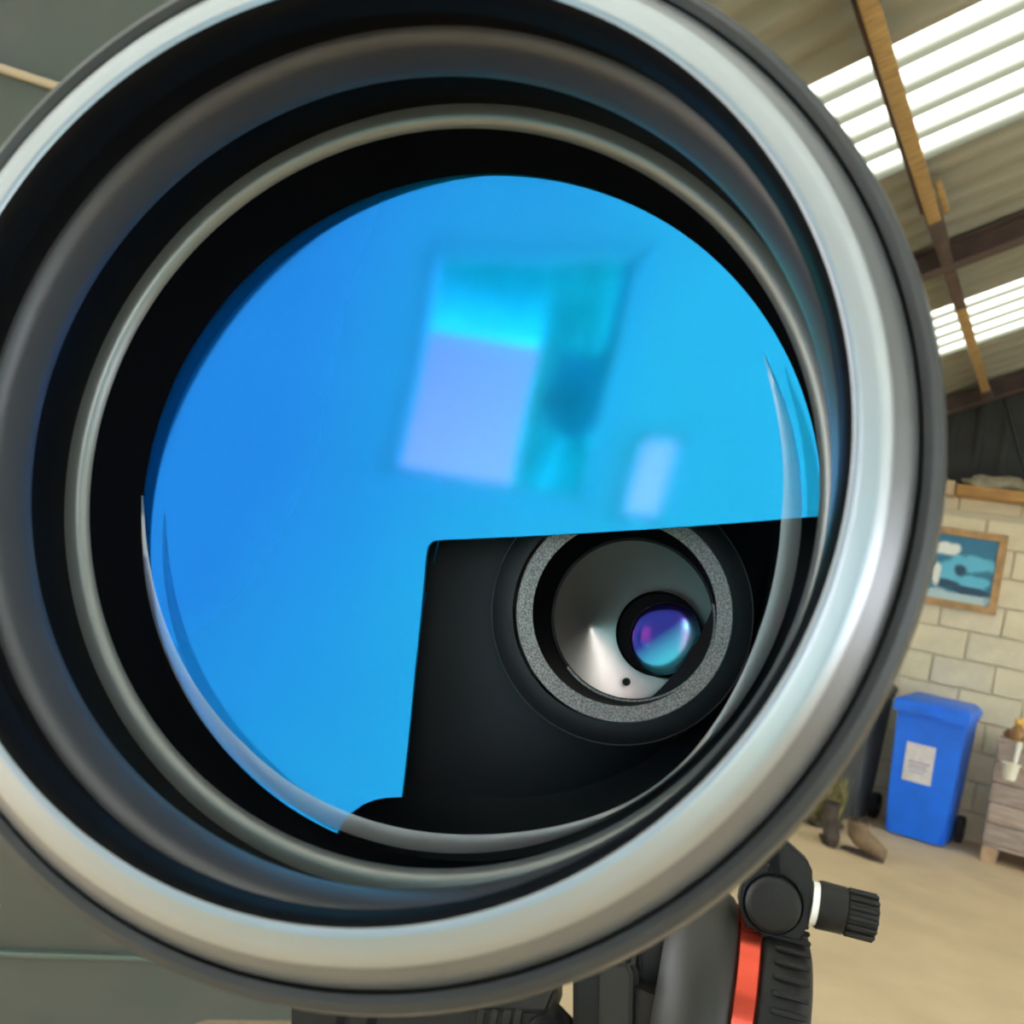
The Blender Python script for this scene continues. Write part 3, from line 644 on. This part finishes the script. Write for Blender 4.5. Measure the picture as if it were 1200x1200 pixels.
# small lens tube seen through the cut-away corner
def crc(px, py, rpx, s):         # centre (x, z) and radius of a ring at plane s from its pixels
    cx_, cz_ = ins(px, py, s); x2, z2 = ins(px + rpx, py, s); return cx_, cz_, math.hypot(x2 - cx_, z2 - cz_)
s1 = .085
cx1_, cz1_, r1 = crc(726, 717, 157, s1); k1 = r1 / 157
m_flange = mat('flange_black', (0.018, 0.022, 0.026), 0.55)
m_frost = mat('frosted_grey', (0.95, 0.95, 0.93), 0.5, 0.2, noise=0.7, scale=3000, col2=(0.28, 0.28, 0.28), bump=0.4, bscale=3000)
m_edge = mat('pale_edge', (0.16, 0.17, 0.17), 0.4, .4)  # paler tone for the thin line around the flange
lathe('lens_flange', [(s1 + .012, r1), (s1 + .0004, r1), (s1, r1 - .0002), (s1, k1 * 131)], m_flange, inst, 160, (cx1_, 0, cz1_), angle=80)
lathe('edge_line', [(s1 - .00005, r1 + .00004), (s1 - .0001, r1 - .00008), (s1 + .0001, r1 - .00016)], m_edge, inst, 160, (cx1_, 0, cz1_))
cx2_, cz2_, r2 = crc(730, 718, 129, s1 + .0005)
lathe('frosted_ring', [(s1 - .0004, r2), (s1 - .0008, r2 - .0002), (s1 + .0012, k1 * 111)], m_frost, inst, 160, (cx2_, 0, cz2_))
s3 = s1 + .011
cx3_, cz3_, r3 = crc(741, 725, 94, s3)
k3 = r3 / 94
bm = bmesh.new()                         # tapering sleeve between the frosted ring and the inner opening
nA = 128; A = []; B = []
for i in range(nA):
    a = 2 * math.pi * i / nA
    A.append(bm.verts.new((cx2_ + k1 * 111 * math.cos(a), s1 + .0012, cz2_ + k1 * 111 * math.sin(a))))
    B.append(bm.verts.new((cx3_ + (r3 + .0006) * math.cos(a), s3 - .0004, cz3_ + (r3 + .0006) * math.sin(a))))
for i in range(nA): bm.faces.new((A[i], A[(i + 1) % nA], B[(i + 1) % nA], B[i]))
fin('tube_sleeve', bm, m_gloss, inst, True)
lathe('inner_stop', [(s3 - .0004, r3 + .0006), (s3, r3), (s3 + .0006, r3 + .0003), (s3 + .010, r3 + .0090)], m_flange, inst, 128, (cx3_, 0, cz3_))
lathe('frosted_crescent', [(s3 - .0012, r3 + .0020), (s3 - .0009, r3 + .0002)], m_frost, inst, 64, (cx3_, 0, cz3_), a0=math.radians(-132), a1=math.radians(22))
# pale reflector disc with the small coated lens set into it
s4 = s3 + .012
cx4, cz4, r4 = crc(772, 743, 50, s4)
m_disc = mat('pale_spun_metal', (0.60, 0.56, 0.50), 0.32, 0.9, noise=.15, scale=70)
cc3 = ins(735, 722, s4)
ap = ins(693, 735, s4 + .007)
bm = bmesh.new(); nA = 128; rows = []
for t_ in (0, .04, .15, .4, .7, 1.0):
    rows.append([bm.verts.new((ap[0] * (1 - t_) + t_ * (cc3[0] + (r3 + .010) * math.cos(2 * math.pi * i / nA)), s4 + .007 * (1 - t_) - .0008, ap[1] * (1 - t_) + t_ * (cc3[1] + (r3 + .010) * math.sin(2 * math.pi * i / nA)))) for i in range(nA)])
for A_, B_ in zip(rows, rows[1:]):
    for i in range(nA):
        bm.faces.new((A_[i], A_[(i + 1) % nA], B_[(i + 1) % nA], B_[i]))
for v in bm.verts: v.co.y += .18 * (v.co.x - cx4) - .20 * (v.co.z - cz4) + .0005
bmesh.ops.remove_doubles(bm, verts=bm.verts, dist=1e-7)
fin('reflector_cone', bm, m_disc, inst, True)
lathe('lens_cell', [(s4 + .010, r4), (s4 - .003, r4), (s4 - .0031, r4 * .97), (s4 - .0005, r4 * .96), (s4 + .0002, 0)], m_gloss, inst, 96, (cx4, 0, cz4))
m_lens = bpy.data.materials.new('violet_glass_teal_reflection'); m_lens.use_nodes = True; p = m_lens.node_tree.nodes['Principled BSDF']
p.inputs['Base Color'].default_value = (0.06, 0.03, 0.30, 1); p.inputs['Metallic'].default_value = 0.55; p.inputs['Roughness'].default_value = 0.12
p.inputs['Metallic'].default_value = 0.8
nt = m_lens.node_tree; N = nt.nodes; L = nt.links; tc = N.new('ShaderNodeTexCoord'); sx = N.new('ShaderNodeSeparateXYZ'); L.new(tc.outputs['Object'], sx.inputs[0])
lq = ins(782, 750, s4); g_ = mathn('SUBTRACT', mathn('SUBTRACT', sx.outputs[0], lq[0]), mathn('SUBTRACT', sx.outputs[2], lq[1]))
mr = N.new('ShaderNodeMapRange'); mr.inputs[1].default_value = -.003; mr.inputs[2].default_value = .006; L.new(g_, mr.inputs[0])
L.new(mixc(mr.outputs[0], (0.07, 0.035, 0.26), (0.22, 0.75, 0.85)), p.inputs['Base Color'])  # teal side is a reflected crescent painted into the lens colour
cx5, cz5, r5 = crc(782, 750, 44, s4 - .001)
prof = [(s4 - .0005 - .0009 * math.cos(q_ * math.pi / 2 / 12) , r5 * math.sin(q_ * math.pi / 2 / 12)) for q_ in range(0, 13)]
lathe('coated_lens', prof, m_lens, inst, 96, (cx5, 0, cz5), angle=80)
lathe('lens_bezel', [(s4 - .0001, r5 * 1.0), (s4 - .0005, r5 * 1.02), (s4 + .0001, r5 * 1.05)], m_ring, inst, 96, (cx5, 0, cz5))
sc = ins(734, 799, s4 - .0008)
lathe('screw', [(s4 - .0006, 0), (s4 - .0009, .0003), (s4 - .0009, .0008), (s4 - .0004, .0009)], m_flange, inst, 24, (sc[0], 0, sc[1]))
# dark wall the small tube is mounted in, open behind the flange
bm = bmesh.new(); inner = []; outer = []; nA = 128
for i in range(nA):
    a = 2 * math.pi * i / nA
    inner.append(bm.verts.new((cx1_ + r1 * .98 * math.cos(a), s1 + .0105, cz1_ + r1 * .98 * math.sin(a))))
    outer.append(bm.verts.new((.060 * math.cos(a), s1 + .014, .060 * math.sin(a))))
for i in range(nA): bm.faces.new((inner[i], inner[(i + 1) % nA], outer[(i + 1) % nA], outer[i]))
fin('chamber_back', bm, m_house, inst, True)

# ================================================================ TRIPOD AND HEAD
DH = 0.42
th_ = empty('tripod', (0, 0, 0), 'black tripod with a video head and red anodised ring, carrying the instrument', 'tripod')
HP = at_d(905, 1060, DH)
MT = Matrix(((u_w.x, a_w.x, v_w.x, HP.x), (u_w.y, a_w.y, v_w.y, HP.y), (u_w.z, a_w.z, v_w.z, HP.z), (0, 0, 0, 1)))
th_.matrix_world = MT; MTi = MT.inverted()
def hd(px, py, s=0.0):
    r = ray(px, py); e = MTi @ EYE; d = MTi.to_3x3() @ r; k = (s - e.y) / d.y; q_ = e + d * k; return q_.x, q_.z
m_head = mat('satin_black_casting', (0.009, 0.009, 0.009), 0.5, spec=.22, noise=.15, scale=90, bump=.08, bscale=900)
m_head2 = mat('smooth_grey_casting', (0.019, 0.018, 0.016), 0.5, spec=.28, noise=.1, scale=60)
m_red = mat('red_anodised', (0.48, 0.06, 0.035), 0.22, 0.85)
m_knob = mat('grip_rubber', (0.007, 0.007, 0.007), 0.6, spec=.25, bump=.1, bscale=700)
# bracket with pointed ear around the button
poly = [hd(*q_) for q_ in ((909, 980), (916, 982), (948, 1011), (953, 1022), (953, 1060), (949, 1085), (938, 1103), (920, 1110), (895, 1104), (874, 1086), (866, 1060), (870, 1035), (884, 1020), (899, 1014), (902, 990))]
br = prism('clamp_ear', poly, 0.002, 0.016, m_head, th_, 0.0012)
sl = [hd(*q_, s=.001) for q_ in ((909, 981), (913, 1000), (914, 1028), (901, 1022), (903, 993))]
prism('clamp_slot', sl, .0005, .0022, m_matt, br)
bc = hd(906, 1060); rb_ = abs(hd(940, 1060)[0] - bc[0])
lathe('round_button', [(-.0035, 0), (-.0036, rb_ * .80), (-.0028, rb_ * .95), (-.0010, rb_), (.003, rb_)], m_head, th_, 64, (bc[0], 0, bc[1]), angle=60)
lathe('button_groove', [(.0015, rb_ * 1.01), (.0008, rb_ * 1.09), (.0022, rb_ * 1.12)], m_matt, th_, 64, (bc[0], 0, bc[1]))
# thumb knob pointing right
kx0, kz0 = hd(952, 1058, .009); kx1 = hd(1027, 1070, .009)[0]; L_ = kx1 - kx0
rk = 0.0098
lathe('washer', [(kx0 - .001, .0), (kx0 - .001, rk * .92), (kx0 + .0020, rk * .92), (kx0 + .0020, 0)], mat('white_washer', (.75, .75, .74), .4), th_, 48, (0, .009, kz0), 'X')
kn = lathe('thumb_knob', [(kx0 + .0018, 0), (kx0 + .0018, rk * .98), (kx0 + .0026, rk * 1.03), (kx0 + L_ * .50, rk * 1.0), (kx0 + L_ * .52, rk * .88), (kx1 - .001, rk * .88), (kx1, rk * .8), (kx1, 0)], m_head, th_, 64, (0, .009, kz0), 'X')
bm = bmesh.new()
for i in range(14):
    a = 2 * math.pi * i / 14
    bbox_bm(bm, (kx0 + L_ * .76, .009 + rk * .91 * math.cos(a), kz0 + rk * .91 * math.sin(a)), (L_ * .47, .0022, .0022), .0006, Matrix.Rotation(a, 3, 'X'), 1)
fin('knob_rib', bm, m_head, kn, True)
# the fluid drag drum: smooth casting, red ring, ribbed knob; axis to the right
axz = hd(905, 1205, .02)[1]; ys_ = .022
def hx(px): return hd(px, 1140, 0.0)[0]
RR = abs(hd(905, 1088)[1] - axz)
c_ = (0, ys_, axz)
X0, X1, X2, X3 = hx(783), hx(858), hx(887), hx(955)
lathe('drum_casting', [(X0 - .004, 0), (X0 - .004, RR * .8), (X0, RR * .94), (X0 + .006, RR * 1.10), (X1 - .008, RR * 1.14), (X1 - .002, RR * 1.06), (X1, RR * 1.0), (X1, 0)], m_head2, th_, 96, c_, 'X', angle=75)
lathe('red_ring', [(X1 - .0005, RR * .97), (X1, RR * 1.01), (X1 + .0008, RR * 1.03), (X2 - .001, RR * 1.03), (X2, RR * 1.0), (X2, RR * .9)], m_red, th_, 96, c_, 'X')
dk = lathe('drag_knob', [(X2 - .0005, 0), (X2 - .0005, RR * .96), (X2 + .001, RR * 1.0), (X2 + .003, RR * 1.02), (X3 - .006, RR * .97), (X3 - .002, RR * .90), (X3, RR * .78), (X3, 0)], m_knob, th_, 96, c_, 'X')
for i in range(44):
    a = 2 * math.pi * i / 44
    bm = bmesh.new(); bbox_bm(bm, ((X2 + X3) / 2 + .001, ys_ + RR * 1.025 * math.cos(a), axz + RR * 1.025 * math.sin(a)), ((X3 - X2) * .66, .0022, .0026), .0011, Matrix.Rotation(a, 3, 'X'))
    fin('grip_rib', bm, m_knob, dk, True)
# left clamp cheek
cl = [hd(*q_) for q_ in ((672, 1120), (700, 1118), (742, 1124), (749, 1138), (750, 1240), (672, 1240))]
prism('clamp_cheek', cl, -.004, .03, m_head, th_, .002)
cl = [hd(*q_, s=-.006) for q_ in ((704, 1126), (736, 1128), (742, 1140), (740, 1240), (700, 1240))]
prism('cheek_pad', cl, -.008, 0, m_head2, th_, .0015)
cl = [hd(*q_) for q_ in ((748, 1095), (792, 1070), (800, 1240), (748, 1240))]
prism('head_body', cl, .004, .05, m_head, th_, .002)
# camera plate under the instrument with ribs, and its levers
pl = [hd(*q_, s=-.02) for q_ in ((340, 1176), (642, 1184), (642, 1216), (340, 1212))]
qp = prism('quick_release_plate', pl, -.02, .03, m_head, th_, .0015)
for px in (563, 579, 594, 607):
    x_, z_ = hd(px, 1193, -.021); box('plate_rib', (x_, -.0205, z_), (.0032, .003, .006), m_head, qp, .0007)
for px in (400, 436): x_, z_ = hd(px, 1192, -.021); box('plate_slot', (x_, -.0200, z_), (.004, .001, .012), m_matt, qp)
tube('locking_arm', [(*hd(628, 1164, .01)[:1], .01, hd(628, 1164, .01)[1]), (hd(662, 1200, .01)[0], .01, hd(662, 1200, .01)[1]), (hd(690, 1240, .01)[0], .01, hd(690, 1240, .01)[1])], .0042, m_head2, th_)
x_, z_ = hd(642, 1205, -.015); lathe('lever_boss', [(-.026, 0), (-.026, .006), (-.024, .0078), (-.014, .008)], m_gloss, th_, 32, (x_, 0, z_))
# central column and legs to the floor (below the frame)
def to_local(p_): return MTi @ Vector(p_)
base = MT @ Vector((hd(760, 1300)[0], .03, hd(760, 1300)[1]))
tube('bowl', [to_local(base + Vector((0, 0, .05))), to_local(base - Vector((0, 0, .10)))], .035, m_head, th_, 24)
for k in range(3):
    a = 2 * math.pi * k / 3 + 0.9
    ft = Vector((base.x + .42 * math.cos(a), base.y + .42 * math.sin(a), 0.015)); tp_ = base + Vector((.03 * math.cos(a), .03 * math.sin(a), -.08))
    lg = tube('leg', [to_local(tp_), to_local(tp_ + (ft - tp_) * .5), to_local(tp_ + (ft - tp_) * .52), to_local(ft)], .015, m_head, th_, 16, [.017, .017, .012, .012])
    tube('rubber_foot', [to_local(ft + Vector((0, 0, .02))), to_local(ft - Vector((0, 0, .015)))], .018, m_rubber, lg)
